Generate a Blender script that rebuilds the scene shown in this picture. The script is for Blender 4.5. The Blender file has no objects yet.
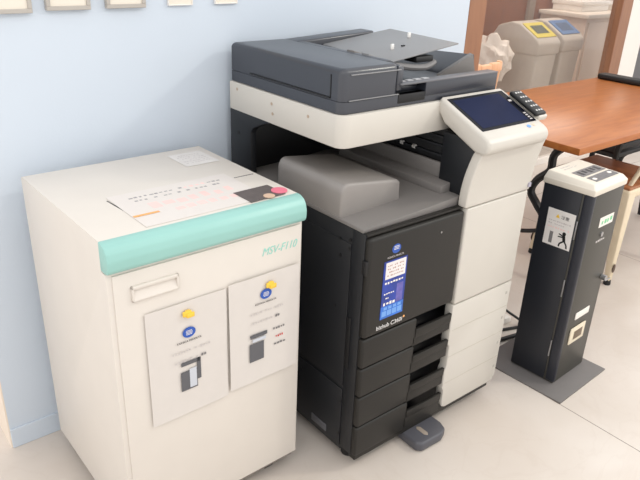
import bpy, bmesh, math, random
from mathutils import Vector, Matrix
random.seed(7)
SC = bpy.context.scene
C = SC.collection

# ---------------------------------------------------------------- camera
cam_d = bpy.data.cameras.new('camera')
cam = bpy.data.objects.new('camera', cam_d); C.objects.link(cam)
cam_d.sensor_fit = 'HORIZONTAL'; cam_d.sensor_width = 36.0
cam_d.lens = 658.52 / 640 * 36.0
cam_d.clip_start = 0.05; cam_d.clip_end = 60
_r = Vector((0.77972198, -0.62497778, 0.03789993))
_u = Vector((0.23220813, 0.34485548, 0.90948012))
_f = Vector((0.58147486, 0.70034097, -0.41401632))
cam.matrix_world = Matrix(((_r.x, _u.x, -_f.x, -1.0306), (_r.y, _u.y, -_f.y, -1.7175), (_r.z, _u.z, -_f.z, 1.3967), (0, 0, 0, 1)))
SC.camera = cam

# ---------------------------------------------------------------- world, lights, exposure
w = bpy.data.worlds.new('room_light'); SC.world = w; w.use_nodes = True
w.node_tree.nodes['Background'].inputs[0].default_value = (1.0, 0.988, 0.985, 1)
w.node_tree.nodes['Background'].inputs[1].default_value = 1.19

def area(name, loc, target, sx, sy, power, col):
    d = bpy.data.lights.new(name, 'AREA'); d.shape = 'RECTANGLE'; d.size = sx; d.size_y = sy
    d.energy = power; d.color = col
    o = bpy.data.objects.new(name, d); C.objects.link(o); o.location = loc
    o.rotation_euler = (Vector(target) - Vector(loc)).to_track_quat('-Z', 'Y').to_euler()
    return o
area('ceiling_lamp_key', (2.2, -2.0, 2.55), (0.0, -0.2, 0.8), 0.18, 0.18, 17, (1.0, 0.97, 0.86))
area('ceiling_lamp_left', (-1.6, -1.9, 2.6), (-1.55, -1.85, 0), 1.6, 1.2, 7, (1.0, 0.97, 0.94))
area('ceiling_lamp_middle', (0.3, -2.4, 2.6), (0.3, -2.35, 0), 1.6, 1.2, 4, (1.0, 0.97, 0.94))
area('ceiling_lamp_back_room', (4.0, 1.6, 2.6), (4.0, 1.61, 0), 1.6, 1.2, 30, (1.0, 0.92, 0.82))
area('ceiling_lamp_right', (3.4, -0.9, 2.6), (3.4, -0.89, 0), 1.4, 1.2, 8, (1.0, 0.96, 0.92))

SC.view_settings.view_transform = 'Standard'
SC.view_settings.look = 'None'
SC.view_settings.gamma = 1
SC.view_settings.use_curve_mapping = False
SC.view_settings.exposure = 0.21

# ---------------------------------------------------------------- materials
def s2l(c):
    return tuple(((x / 255) / 12.92 if x / 255 <= 0.04045 else ((x / 255 + 0.055) / 1.055) ** 2.4) for x in c)
MATS = {}
def mat(name, rgb, rough=0.5, metal=0.0, noise=0.04, scale=12.0, bump=0.0, bscale=400.0, spec=0.5, coat=0.0, stretch=None):
    if name in MATS: return MATS[name]
    m = bpy.data.materials.new(name); m.use_nodes = True
    nt = m.node_tree; b = nt.nodes['Principled BSDF']
    c = s2l(rgb)
    b.inputs['Roughness'].default_value = rough; b.inputs['Metallic'].default_value = metal
    b.inputs['Specular IOR Level'].default_value = spec
    b.inputs['Coat Weight'].default_value = coat
    tc = nt.nodes.new('ShaderNodeTexCoord'); n = nt.nodes.new('ShaderNodeTexNoise')
    n.inputs['Scale'].default_value = scale; n.inputs['Detail'].default_value = 4
    src = tc.outputs['Object']
    if stretch:
        mp = nt.nodes.new('ShaderNodeMapping'); mp.inputs['Scale'].default_value = stretch
        nt.links.new(src, mp.inputs[0]); src = mp.outputs[0]
    nt.links.new(src, n.inputs['Vector'])
    r = nt.nodes.new('ShaderNodeValToRGB')
    r.color_ramp.elements[0].position = 0.3; r.color_ramp.elements[1].position = 0.7
    r.color_ramp.elements[0].color = (*[x * (1 - noise) for x in c], 1)
    r.color_ramp.elements[1].color = (*[min(1, x * (1 + noise)) for x in c], 1)
    nt.links.new(n.outputs['Fac'], r.inputs[0]); nt.links.new(r.outputs[0], b.inputs['Base Color'])
    if bump:
        n2 = nt.nodes.new('ShaderNodeTexNoise'); n2.inputs['Scale'].default_value = bscale
        nt.links.new(tc.outputs['Object'], n2.inputs['Vector'])
        bp = nt.nodes.new('ShaderNodeBump'); bp.inputs['Strength'].default_value = bump; bp.inputs['Distance'].default_value = 0.001
        nt.links.new(n2.outputs['Fac'], bp.inputs['Height']); nt.links.new(bp.outputs[0], b.inputs['Normal'])
    MATS[name] = m
    return m

CREAM = mat('cream_painted_metal', (217, 210, 201), 0.45, bump=0.1, noise=0.015)
CREAMTOP = CREAM
PRN_WHITE = mat('warm_white_plastic', (203, 198, 189), 0.42, noise=0.012, bump=0.08)
TEAL = mat('mint_green_plastic', (147, 194, 186), 0.4, noise=0.015)
DARKFRONT = mat('charcoal_plastic', (33, 31, 28), 0.45, bump=0.35, noise=0.03, spec=0.38)
DARKADF = mat('slate_plastic', (42, 45, 54), 0.30, bump=0.15, noise=0.03, spec=0.85)
DARKSIDE = mat('black_steel_cover', (25, 27, 31), 0.45, noise=0.04)
BLACK = mat('black_plastic', (16, 16, 18), 0.5)
BLACKGLOSS = mat('glossy_black', (12, 15, 26), 0.25, noise=0.02, spec=0.08)
TRAYGREY = mat('mid_grey_plastic', (120, 116, 113), 0.45, bump=0.3, noise=0.02)
TRAYGREY2 = mat('light_grey_plastic', (135, 135, 136), 0.42, bump=0.2, noise=0.02)
WALLBLUE = mat('pale_blue_paint', (203, 213, 224), 0.75, noise=0.01, scale=3, bump=0.15, bscale=150)
WALLCREAM = mat('cream_wall_paint', (236, 222, 206), 0.7, noise=0.015, scale=4)
WHITE = mat('white_paint', (238, 232, 224), 0.55, noise=0.01)
PAPER = mat('white_paper', (211, 205, 199), 0.5, noise=0.012, scale=30, coat=0.25)
LIDPAPER = mat('lid_paper', (220, 213, 207), 0.5, noise=0.012, scale=30)
SIGNPAPER = mat('sign_white', (226, 222, 218), 0.4)
INK = mat('grey_ink', (120, 118, 118), 0.6)
INKD = mat('dark_ink', (60, 58, 60), 0.6)
PALEINK = mat('pale_grey_ink', (196, 190, 188), 0.6)
REDINK = mat('pale_red_ink', (236, 204, 198), 0.6)
REDDOT = mat('red_ink', (206, 70, 66), 0.6)
PINK = mat('pink_sticker', (226, 120, 140), 0.5)
BEIGE = mat('beige_sticker', (206, 176, 152), 0.5)
YELLOW = mat('yellow_plastic', (236, 196, 70), 0.4)
ORANGE = mat('orange_ink', (240, 176, 110), 0.6)
BLUE = mat('blue_ink', (40, 84, 170), 0.4)
POSTER = mat('blue_poster_paper', (34, 60, 150), 0.35, noise=0.3, scale=22)
PALEBLUE = mat('light_blue_ink', (110, 160, 225), 0.4)
TEALINK = mat('mint_ink', (150, 214, 200), 0.5)
STEEL = mat('brushed_steel', (176, 176, 178), 0.3, metal=0.9)
PLINTH = mat('taupe_plinth', (128, 120, 112), 0.6)
KIOSK = mat('navy_black_steel', (35, 37, 43), 0.42, noise=0.03)
KIOSKF = mat('dark_grey_steel', (66, 64, 58), 0.42, noise=0.03)
PLATE = mat('grey_steel_plate', (112, 108, 106), 0.55, noise=0.04)
GREEN = mat('green_ink', (120, 200, 150), 0.5)
BINGREY = mat('bin_grey_plastic', (188, 178, 166), 0.5)
BINYEL = mat('bin_yellow_plastic', (206, 186, 60), 0.5)
BINBLUE = mat('bin_blue_plastic', (74, 110, 156), 0.5)
COUNTER = mat('counter_laminate', (220, 198, 180), 0.45, noise=0.02)
DARKWALL = mat('dark_door_paint', (96, 94, 96), 0.5)

def wood(name, c1, c2, sc=(1, 8, 8), rough=0.35, coat=0.0, scale=5):
    m = bpy.data.materials.new(name); m.use_nodes = True; nt = m.node_tree; b = nt.nodes['Principled BSDF']
    tc = nt.nodes.new('ShaderNodeTexCoord'); mp = nt.nodes.new('ShaderNodeMapping'); mp.inputs['Scale'].default_value = sc
    n = nt.nodes.new('ShaderNodeTexNoise'); n.inputs['Scale'].default_value = scale; n.inputs['Detail'].default_value = 8
    n.inputs['Distortion'].default_value = 0.6
    r = nt.nodes.new('ShaderNodeValToRGB'); r.color_ramp.elements[0].position = 0.3; r.color_ramp.elements[1].position = 0.72
    r.color_ramp.elements[0].color = (*s2l(c1), 1); r.color_ramp.elements[1].color = (*s2l(c2), 1)
    nt.links.new(tc.outputs['Object'], mp.inputs[0]); nt.links.new(mp.outputs[0], n.inputs['Vector'])
    nt.links.new(n.outputs['Fac'], r.inputs[0]); nt.links.new(r.outputs[0], b.inputs['Base Color'])
    b.inputs['Roughness'].default_value = rough; b.inputs['Coat Weight'].default_value = coat
    return m
TABLEWOOD = wood('orange_beech_laminate', (164, 94, 46), (186, 115, 60), (1, 7, 7), 0.32)
TABLEEDGE = wood('beech_edge_band', (160, 98, 62), (176, 112, 72), (2, 2, 9), 0.5)
PANELWOOD = wood('tan_plywood', (142, 98, 72), (156, 110, 80), (7, 7, 1), 0.45)
BACKWOOD = wood('brown_plywood', (126, 72, 38), (146, 84, 46), (7, 7, 1), 0.5)
SEATWOOD = wood('walnut_seat', (138, 88, 56), (168, 112, 74), (6, 1, 6), 0.4)
PALEWOOD = wood('pale_birch', (226, 178, 138), (238, 194, 156), (6, 6, 1), 0.5)

def glass_mat():
    m = bpy.data.materials.new('hazy_window_glass'); m.use_nodes = True; nt = m.node_tree
    nt.nodes.remove(nt.nodes['Principled BSDF']); out = nt.nodes['Material Output']
    t = nt.nodes.new('ShaderNodeBsdfTransparent'); t.inputs[0].default_value = (0.93, 0.92, 0.91, 1)
    g = nt.nodes.new('ShaderNodeBsdfGlossy'); g.inputs['Roughness'].default_value = 0.03
    d = nt.nodes.new('ShaderNodeBsdfDiffuse'); d.inputs[0].default_value = (0.75, 0.66, 0.62, 1)
    fr = nt.nodes.new('ShaderNodeLayerWeight'); fr.inputs[0].default_value = 0.03
    a = nt.nodes.new('ShaderNodeMixShader'); bmx = nt.nodes.new('ShaderNodeMixShader')
    tc = nt.nodes.new('ShaderNodeTexCoord'); n = nt.nodes.new('ShaderNodeTexNoise'); n.inputs['Scale'].default_value = 2
    mt = nt.nodes.new('ShaderNodeMath'); mt.operation = 'MULTIPLY'; mt.inputs[1].default_value = 0.05
    nt.links.new(tc.outputs['Object'], n.inputs['Vector']); nt.links.new(n.outputs['Fac'], mt.inputs[0])
    nt.links.new(fr.outputs['Facing'], a.inputs[0]); nt.links.new(t.outputs[0], a.inputs[1]); nt.links.new(g.outputs[0], a.inputs[2])
    nt.links.new(mt.outputs[0], bmx.inputs[0]); nt.links.new(a.outputs[0], bmx.inputs[1]); nt.links.new(d.outputs[0], bmx.inputs[2])
    nt.links.new(bmx.outputs[0], out.inputs[0])
    return m
GLASS = glass_mat()

def floor_mat():
    m = bpy.data.materials.new('cream_stone_tiles'); m.use_nodes = True; nt = m.node_tree; b = nt.nodes['Principled BSDF']
    tc = nt.nodes.new('ShaderNodeTexCoord')
    L = nt.links.new
    def noise(scale, dist, detail=6):
        n = nt.nodes.new('ShaderNodeTexNoise'); n.inputs['Scale'].default_value = scale; n.inputs['Detail'].default_value = detail
        n.inputs['Distortion'].default_value = dist; L(tc.outputs['Object'], n.inputs['Vector']); return n
    def ramp(n, p0, c0, p1, c1):
        r = nt.nodes.new('ShaderNodeValToRGB'); r.color_ramp.elements[0].position = p0; r.color_ramp.elements[1].position = p1
        r.color_ramp.elements[0].color = (*s2l(c0), 1); r.color_ramp.elements[1].color = (*s2l(c1), 1); L(n.outputs['Fac'], r.inputs[0]); return r
    base = ramp(noise(2.2, 0.8), 0.3, (206, 195, 184), 0.7, (218, 209, 200))
    # thin darker veins
    n2 = noise(3.1, 1.6); sub = nt.nodes.new('ShaderNodeMath'); sub.operation = 'SUBTRACT'; sub.inputs[1].default_value = 0.5
    ab = nt.nodes.new('ShaderNodeMath'); ab.operation = 'ABSOLUTE'
    L(n2.outputs['Fac'], sub.inputs[0]); L(sub.outputs[0], ab.inputs[0])
    mr = nt.nodes.new('ShaderNodeMapRange'); mr.inputs['From Min'].default_value = 0; mr.inputs['From Max'].default_value = 0.02
    mr.inputs['To Min'].default_value = 0.07; mr.inputs['To Max'].default_value = 0; L(ab.outputs[0], mr.inputs['Value'])
    mx = nt.nodes.new('ShaderNodeMix'); mx.data_type = 'RGBA'
    L(mr.outputs[0], mx.inputs[0]); L(base.outputs[0], mx.inputs[6]); mx.inputs[7].default_value = (*s2l((176, 156, 138)), 1)
    # joints along y at x = 0.768 + 1.33 k
    sp = nt.nodes.new('ShaderNodeSeparateXYZ'); L(tc.outputs['Object'], sp.inputs[0])
    def joint(out, off, pitch, wdt):
        a = nt.nodes.new('ShaderNodeMath'); a.operation = 'ADD'; a.inputs[1].default_value = -off + pitch * 20 + pitch / 2; L(out, a.inputs[0])
        md = nt.nodes.new('ShaderNodeMath'); md.operation = 'MODULO'; md.inputs[1].default_value = pitch; L(a.outputs[0], md.inputs[0])
        s = nt.nodes.new('ShaderNodeMath'); s.operation = 'SUBTRACT'; s.inputs[1].default_value = pitch / 2; L(md.outputs[0], s.inputs[0])
        c = nt.nodes.new('ShaderNodeMath'); c.operation = 'ABSOLUTE'; L(s.outputs[0], c.inputs[0])
        lt = nt.nodes.new('ShaderNodeMath'); lt.operation = 'LESS_THAN'; lt.inputs[1].default_value = wdt; L(c.outputs[0], lt.inputs[0]); return lt
    j1 = joint(sp.outputs[0], 0.768, 1.33, 0.0016); j2 = joint(sp.outputs[1], 0.42, 2.66, 0.0016)
    mxm = nt.nodes.new('ShaderNodeMath'); mxm.operation = 'MAXIMUM'; L(j1.outputs[0], mxm.inputs[0]); L(j2.outputs[0], mxm.inputs[1])
    mx2 = nt.nodes.new('ShaderNodeMix'); mx2.data_type = 'RGBA'; L(mxm.outputs[0], mx2.inputs[0]); L(mx.outputs[2], mx2.inputs[6])
    mx2.inputs[7].default_value = (*s2l((128, 114, 104)), 1)
    L(mx2.outputs[2], b.inputs['Base Color'])
    b.inputs['Roughness'].default_value = 0.38
    return m
FLOOR = floor_mat()

# ---------------------------------------------------------------- mesh helpers
def new(): return bmesh.new()
def rbox(x0, x1, y0, y1, z0, z1, bev=0.0, seg=2, bm=None, M=None):
    t = bmesh.new()
    bmesh.ops.create_cube(t, size=1)
    for v in t.verts:
        v.co = Vector(((x0 + x1) / 2 + v.co.x * (x1 - x0), (y0 + y1) / 2 + v.co.y * (y1 - y0), (z0 + z1) / 2 + v.co.z * (z1 - z0)))
    if bev > 0:
        bmesh.ops.bevel(t, geom=list(t.edges), offset=bev, segments=seg, profile=0.5, affect='EDGES')
    return merge(bm, t, M)
def merge(bm, t, M=None):
    if M: bmesh.ops.transform(t, matrix=M, verts=t.verts)
    if bm is None: return t
    me = bpy.data.meshes.new('tmp'); t.to_mesh(me); t.free(); bm.from_mesh(me); bpy.data.meshes.remove(me)
    return bm
def prism(poly, axis, a, b, bev=0.0, seg=2, bm=None, M=None, sel=None):
    """poly: 2D points; axis 'x' -> poly is (y,z); 'y' -> (x,z); 'z' -> (x,y)."""
    t = bmesh.new()
    def P(p, s):
        return {'x': (s, p[0], p[1]), 'y': (p[0], s, p[1]), 'z': (p[0], p[1], s)}[axis]
    v0 = [t.verts.new(P(p, a)) for p in poly]; v1 = [t.verts.new(P(p, b)) for p in poly]
    n = len(poly)
    t.faces.new(v0); t.faces.new(v1)
    for i in range(n): t.faces.new((v0[i], v0[(i + 1) % n], v1[(i + 1) % n], v1[i]))
    bmesh.ops.recalc_face_normals(t, faces=t.faces)
    if bev > 0:
        ed = [e for e in t.edges if (sel is None or sel(e))]
        bmesh.ops.bevel(t, geom=ed, offset=bev, segments=seg, profile=0.5, affect='EDGES')
    return merge(bm, t, M)
def hexa(pts, bev=0.0, seg=2, bm=None):
    """8 corners: bottom 4 then top 4 in the same order."""
    t = bmesh.new(); v = [t.verts.new(p) for p in pts]
    for f in ((0, 1, 2, 3), (4, 5, 6, 7), (0, 1, 5, 4), (1, 2, 6, 5), (2, 3, 7, 6), (3, 0, 4, 7)): t.faces.new([v[i] for i in f])
    bmesh.ops.recalc_face_normals(t, faces=t.faces)
    if bev > 0: bmesh.ops.bevel(t, geom=list(t.edges), offset=bev, segments=seg, profile=0.5, affect='EDGES')
    return merge(bm, t)
def lathe(prof, cx, cy, z0=0, seg=24, bm=None, M=None):
    t = bmesh.new(); rings = []
    for r, z in prof:
        rings.append([t.verts.new((cx + r * math.cos(2 * math.pi * k / seg), cy + r * math.sin(2 * math.pi * k / seg), z0 + z)) for k in range(seg)])
    for a, b in zip(rings, rings[1:]):
        for k in range(seg): t.faces.new((a[k], a[(k + 1) % seg], b[(k + 1) % seg], b[k]))
    t.faces.new(rings[0]); t.faces.new(rings[-1])
    bmesh.ops.recalc_face_normals(t, faces=t.faces)
    return merge(bm, t, M)
def cyl(p0, p1, r, seg=16, bm=None):
    p0 = Vector(p0); p1 = Vector(p1); d = p1 - p0
    M = Matrix.Translation(p0) @ d.to_track_quat('Z', 'Y').to_matrix().to_4x4()
    return lathe([(r, 0), (r, d.length)], 0, 0, 0, seg, bm, M)
def smooth_path(pts, n=6):
    pts = [Vector(p) for p in pts]; out = []
    for i in range(len(pts) - 1):
        p0 = pts[max(0, i - 1)]; p1 = pts[i]; p2 = pts[i + 1]; p3 = pts[min(len(pts) - 1, i + 2)]
        for k in range(n):
            t = k / n
            out.append(0.5 * ((2 * p1) + (p2 - p0) * t + (2 * p0 - 5 * p1 + 4 * p2 - p3) * t * t + (3 * p1 - p0 - 3 * p2 + p3) * t ** 3))
    out.append(pts[-1]); return out
def tube(pts, r, seg=10, bm=None, smooth=6, radii=None, flat=1.0):
    P = smooth_path(pts, smooth) if smooth else [Vector(p) for p in pts]
    t = bmesh.new(); rings = []; ref = Vector((0, 0, 1)); n = len(P)
    prev = None
    for i, p in enumerate(P):
        d = (P[min(n - 1, i + 1)] - P[max(0, i - 1)]).normalized()
        if prev is None:
            a = d.cross(ref)
            if a.length < 0.05: a = d.cross(Vector((1, 0, 0)))
        else: a = prev - d * prev.dot(d)
        a.normalize(); b = d.cross(a); prev = a
        rr = r if radii is None else radii[0] + (radii[1] - radii[0]) * i / (n - 1)
        rings.append([t.verts.new(p + a * math.cos(2 * math.pi * k / seg) * rr + b * math.sin(2 * math.pi * k / seg) * rr * flat) for k in range(seg)])
    for A, B in zip(rings, rings[1:]):
        for k in range(seg): t.faces.new((A[k], A[(k + 1) % seg], B[(k + 1) % seg], B[k]))
    t.faces.new(rings[0]); t.faces.new(rings[-1]); bmesh.ops.recalc_face_normals(t, faces=t.faces)
    return merge(bm, t)

def obj(name, bm, material, parent=None, local=False, smooth=True, **props):
    if isinstance(bm, Lines):
        for b2 in bm.l: o = obj(name, b2, material, parent, local, smooth, **props)
        return o
    if parent is not None and not local:
        root = parent
        while root.parent: root = root.parent
        bmesh.ops.translate(bm, vec=-root.location, verts=bm.verts)
    me = bpy.data.meshes.new(name)
    bm.to_mesh(me); bm.free()
    o = bpy.data.objects.new(name, me); C.objects.link(o)
    mats = material if isinstance(material, (list, tuple)) else [material]
    for m in mats: me.materials.append(m)
    if smooth:
        me.polygons.foreach_set('use_smooth', [True] * len(me.polygons))
        try: me.set_sharp_from_angle(angle=math.radians(32))
        except Exception: pass
    if parent is not None: o.parent = parent
    for k, v in props.items(): o[k] = v
    return o
class Lines:
    """collects printed lines, each becoming a part of its own"""
    def __init__(self): self.l = []
def thing(name, label, cat, loc, rz=0, group=None):
    o = bpy.data.objects.new(name, None); C.objects.link(o)
    o.location = loc; o.rotation_euler = (0, 0, rz); o.empty_display_size = 0.1
    o['label'] = label; o['category'] = cat
    if group: o['group'] = group
    return o
def tag(o, label, cat, group=None):
    o['label'] = label; o['category'] = cat
    if group: o['group'] = group
    return o
def struct(name, bm, m, parent=None, **k):
    o = obj(name, bm, m, parent, **k)
    if parent is None: o['kind'] = 'structure'
    return o
def text(name, s, m, parent, origin, xdir, ydir, height, width=None, local=False, shear=0.0, bold=0.0, depth=0.0004, center=True):
    cu = bpy.data.curves.new('txt', 'FONT'); cu.body = s; cu.size = 1; cu.extrude = 0; cu.shear = shear; cu.offset = bold
    to = bpy.data.objects.new('txt', cu); C.objects.link(to)
    bpy.context.view_layer.update()
    me = bpy.data.meshes.new_from_object(to.evaluated_get(bpy.context.evaluated_depsgraph_get()))
    bpy.data.objects.remove(to); bpy.data.curves.remove(cu)
    bm = bmesh.new(); bm.from_mesh(me); bpy.data.meshes.remove(me)
    if not bm.verts: bm.free(); return None
    xs = [v.co.x for v in bm.verts]; ys = [v.co.y for v in bm.verts]
    x0, x1, y0, y1 = min(xs), max(xs), min(ys), max(ys)
    sy = height / (y1 - y0); sx = sy if width is None else width / (x1 - x0)
    X = Vector(xdir).normalized(); Y = Vector(ydir).normalized(); N = X.cross(Y); O = Vector(origin)
    r = bmesh.ops.extrude_face_region(bm, geom=list(bm.faces))
    top = {e for e in r['geom'] if isinstance(e, bmesh.types.BMVert)}
    for v in bm.verts:
        u = (v.co.x - (x0 + x1) / 2) * sx if center else (v.co.x - x0) * sx
        vv = (v.co.y - (y0 + y1) / 2) * sy
        v.co = O + X * u + Y * vv + (N * depth if v in top else Vector((0, 0, 0)))
    bmesh.ops.recalc_face_normals(bm, faces=bm.faces)
    return obj(name, bm, m, parent, local=local, smooth=False)
def patch(bm, O, X, Y, u0, u1, v0, v1, th=0.0004):
    """thin rectangle on the plane O + X u + Y v, raised along X x Y"""
    O = Vector(O); X = Vector(X).normalized(); Y = Vector(Y).normalized(); N = X.cross(Y)
    P = [O + X * a + Y * b + N * c for c in (0, th) for a, b in ((u0, v0), (u1, v0), (u1, v1), (u0, v1))]
    return hexa([tuple(p) for p in P], bm=bm) if bm is not None else hexa([tuple(p) for p in P])
def disc(O, X, Y, u, v, r, th=0.0005, seg=24, ry=None, bm=None):
    O = Vector(O); X = Vector(X).normalized(); Y = Vector(Y).normalized(); N = X.cross(Y); t = bmesh.new(); ry = ry or r
    A = []; B = []
    for k in range(seg):
        c = O + X * (u + r * math.cos(2 * math.pi * k / seg)) + Y * (v + ry * math.sin(2 * math.pi * k / seg))
        A.append(t.verts.new(c)); B.append(t.verts.new(c + N * th))
    t.faces.new(A); t.faces.new(B)
    for k in range(seg): t.faces.new((A[k], A[(k + 1) % seg], B[(k + 1) % seg], B[k]))
    bmesh.ops.recalc_face_normals(t, faces=t.faces)
    return merge(bm, t)
def glyphline(bm, O, X, Y, u0, u1, v, h, fill=0.75, seed=0, n=None):
    """a printed line too blurred to read: a row of small irregular strokes"""
    if isinstance(bm, Lines): b2 = bmesh.new(); bm.l.append(b2); bm = b2
    rr = random.Random(seed); n = n or max(3, int((u1 - u0) / (h * 1.15))); st = (u1 - u0) / n
    for k in range(n):
        if rr.random() > fill: continue
        a = u0 + k * st
        patch(bm, O, X, Y, a + st * 0.1, a + st * (0.55 + 0.35 * rr.random()), v - h * (0.25 + 0.2 * rr.random()), v + h * (0.1 + 0.35 * rr.random()), 0.0002)
    return bm

# ================================================================ SETTING
struct('floor', rbox(-4, 9, -5, 5, -0.05, 0), FLOOR, smooth=False)
struct('wall_back', rbox(-0.748, 1.09, 0, 0.14, 0, 2.7), WALLBLUE, smooth=False)
struct('wall_end', rbox(-0.752, -0.748, 0.0, 0.14, 0, 2.7), WALLCREAM, smooth=False)
struct('baseboard_back', rbox(-0.748, 1.09, -0.006, 0, 0, 0.066, 0.002), WALLBLUE, smooth=False)

# ================================================================ WHITE SHREDDER CABINET
BX, BY, BR_ = -0.6270, -0.0700, 0.016
BW, BD, BH = 0.4985, 0.4880, 0.84
sh = thing('shredder', 'cream office shredder cabinet with a mint green front edge along its lid', 'shredder', (BX, BY, 0), BR_)
bm = prism([(-BD, 0.055), (-BD, BH - 0.066), (-BD + 0.020, BH - 0.066), (-BD + 0.020, BH - 0.003), (0, BH - 0.003), (0, 0.055)], 'x', 0, BW, 0.001, 2)
obj('body', bm, CREAM, sh, local=True)
bm = rbox(0.001, BW - 0.001, -BD + 0.021, -0.001, BH - 0.004, BH, 0.0008)
lid = obj('lid', bm, CREAM, sh, local=True)
# mint edge: rounded bar running the full width
prof = [(-BD + 0.022, BH + 0.0004), (-BD + 0.008, BH - 0.001), (-BD - 0.006, BH - 0.007), (-BD - 0.014, BH - 0.018), (-BD - 0.018, BH - 0.034),
        (-BD - 0.017, BH - 0.054), (-BD - 0.012, BH - 0.062), (-BD - 0.002, BH - 0.0645), (-BD + 0.022, BH - 0.0645)]
bm = prism(prof, 'x', 0.0, BW + 0.001, 0.003, 2)
obj('lid_edge', bm, TEAL, sh, local=True, label='mint green lid edge')
# front door with recessed handle
df = -BD
bm = rbox(0.012, BW - 0.006, df - 0.004, df + 0.002, 0.075, BH - 0.072, 0.0015)
door = obj('door', bm, CREAM, sh, local=True)
hx0, hx1, hz0, hz1 = 0.048, 0.156, 0.700, 0.736
bm = new()
rbox(hx0, hx1, df - 0.011, df - 0.003, hz1 - 0.008, hz1, 0.002, bm=bm)
rbox(hx0, hx1, df - 0.011, df - 0.003, hz0, hz0 + 0.005, 0.002, bm=bm)
rbox(hx0, hx0 + 0.005, df - 0.011, df - 0.003, hz0, hz1, 0.002, bm=bm)
rbox(hx1 - 0.005, hx1, df - 0.011, df - 0.003, hz0, hz1, 0.002, bm=bm)
# sloping scoop plate behind the rim
hexa([(hx0 + .004, df - .0105, hz0 + .004), (hx1 - .004, df - .0105, hz0 + .004), (hx1 - .004, df - .003, hz0 + .004), (hx0 + .004, df - .003, hz0 + .004),
      (hx0 + .004, df - .0035, hz1 - .014), (hx1 - .004, df - .0035, hz1 - .014), (hx1 - .004, df - .003, hz1 - .016), (hx0 + .004, df - .003, hz1 - .016)], bm=bm)
hd = obj('handle', bm, CREAM, door, local=True)
X, Z = (1, 0, 0), (0, 0, 1)
YB = (0, 1, 0)
text('lettering', 'MSV-F110', TEALINK, sh, (0.430, df - 0.0045, 0.722), X, Z, 0.020, 0.104, local=True, shear=0.35, bold=0.0)
# plinth and casters
obj('plinth', rbox(0.006, BW - 0.006, -BD + 0.012, -0.006, 0.035, 0.056, 0.002), PLINTH, sh, local=True)
for cx, cy in ((0.05, -0.05), (BW - 0.06, -0.05), (0.06, -BD + 0.05), (BW - 0.07, -BD + 0.05)):
    bm = cyl((cx - 0.012, cy, 0.021), (cx + 0.012, cy, 0.021), 0.021)
    cs = obj('caster', bm, BLACK, sh, local=True)
    obj('caster_bracket', rbox(cx - 0.016, cx + 0.016, cy - 0.012, cy + 0.012, 0.03, 0.037), STEEL, cs, local=True)
# paper inlet slots seen either side of the notice
bm = new()
patch(bm, (0, 0, BH), X, YB, 0, 0, 0, 0) if False else None
hexa([(0.103, -0.270, BH - .001), (0.106, -0.270, BH - .001), (0.1125, -0.345, BH - .001), (0.1095, -0.345, BH - .001),
      (0.103, -0.270, BH + .0004), (0.106, -0.270, BH + .0004), (0.1125, -0.345, BH + .0004), (0.1095, -0.345, BH + .0004)], bm=bm)
obj('paper_slot', patch(None, (0, 0, BH), X, YB, 0.430, 0.488, -0.2955, -0.2925, 0.0004), INKD, lid, local=True)
obj('paper_slot', bm, INKD, lid, local=True)

# notices lying / taped on the lid
def on_lid(name, label, cat, u0, u1, v0, v1, lift=0.0006, rot=0.0, group=None):
    t = thing(name, label, cat, (BX + (u0 + u1) / 2, BY + (v0 + v1) / 2, BH + lift), BR_ + rot, group)
    return t
t = on_lid('notice_sheet', 'laminated landscape notice with pale red lettering taped flat on the shredder lid', 'notice', 0.115, 0.43, -0.455, -0.245)
W2, H2 = 0.315 / 2, 0.205 / 2
bm = rbox(-W2, W2, -H2, H2, 0, 0.0008, 0.0003, 1)
sheet = obj('sheet', bm, LIDPAPER, t, local=True, smooth=False)
O = (0, 0, 0.0008)
bm = Lines(); glyphline(bm, O, X, YB, -0.12, 0.02, 0.066, 0.011, 0.8, 1); glyphline(bm, O, X, YB, 0.085, 0.125, 0.066, 0.012, 1.0, 2); glyphline(bm, O, X, YB, -0.115, 0.125, 0.044, 0.010, 0.8, 3)
obj('small_print', bm, mat('lid_ink', (160, 156, 156), 0.6), t, local=True, smooth=False)
bm = Lines(); glyphline(bm, O, X, YB, 0.02, 0.085, 0.066, 0.014, 1, 4); glyphline(bm, O, X, YB, -0.10, 0.13, 0.0, 0.042, 1.0, 5, 7); glyphline(bm, O, X, YB, -0.06, 0.11, -0.045, 0.03, 0.9, 6, 6)
obj('red_print', bm, REDINK, t, local=True, smooth=False, label='pale red printing')
t2 = on_lid('notice_slip', 'greyish printed slip at the back corner of the shredder lid', 'notice', 0.375, 0.475, -0.15, -0.035)
obj('slip', rbox(-0.05, 0.05, -0.055, 0.055, 0, 0.0006), mat('slip_paper', (216, 212, 208), 0.5), t2, local=True, smooth=False)
bm = Lines()
for k in range(6): glyphline(bm, (0, 0, 0.0006), X, YB, -0.038, 0.038, 0.035 - 0.013 * k, 0.007, 0.8, 20 + k)
obj('small_print', bm, PALEINK, t2, local=True, smooth=False)
t3 = on_lid('photo_card', 'dark printed card with a pink round badge on the shredder lid corner', 'card', 0.378, 0.478, -0.455, -0.385, lift=0.0022, rot=0.02)
cardo = obj('card', rbox(-0.055, 0.045, -0.036, 0.038, 0, 0.0008), mat('dark_card_print', (92, 84, 82), 0.5, noise=0.15, scale=40), t3, local=True, smooth=False)
obj('beige_badge', disc((0, 0, 0.0008), X, YB, 0.002, -0.028, 0.014, 0.0014), BEIGE, cardo, local=True, smooth=False, label='beige round badge')
obj('pink_badge', disc((0, 0, 0.0008), X, YB, 0.044, -0.012, 0.020, 0.0016), PINK, cardo, local=True, smooth=False, label='pink round badge')
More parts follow.
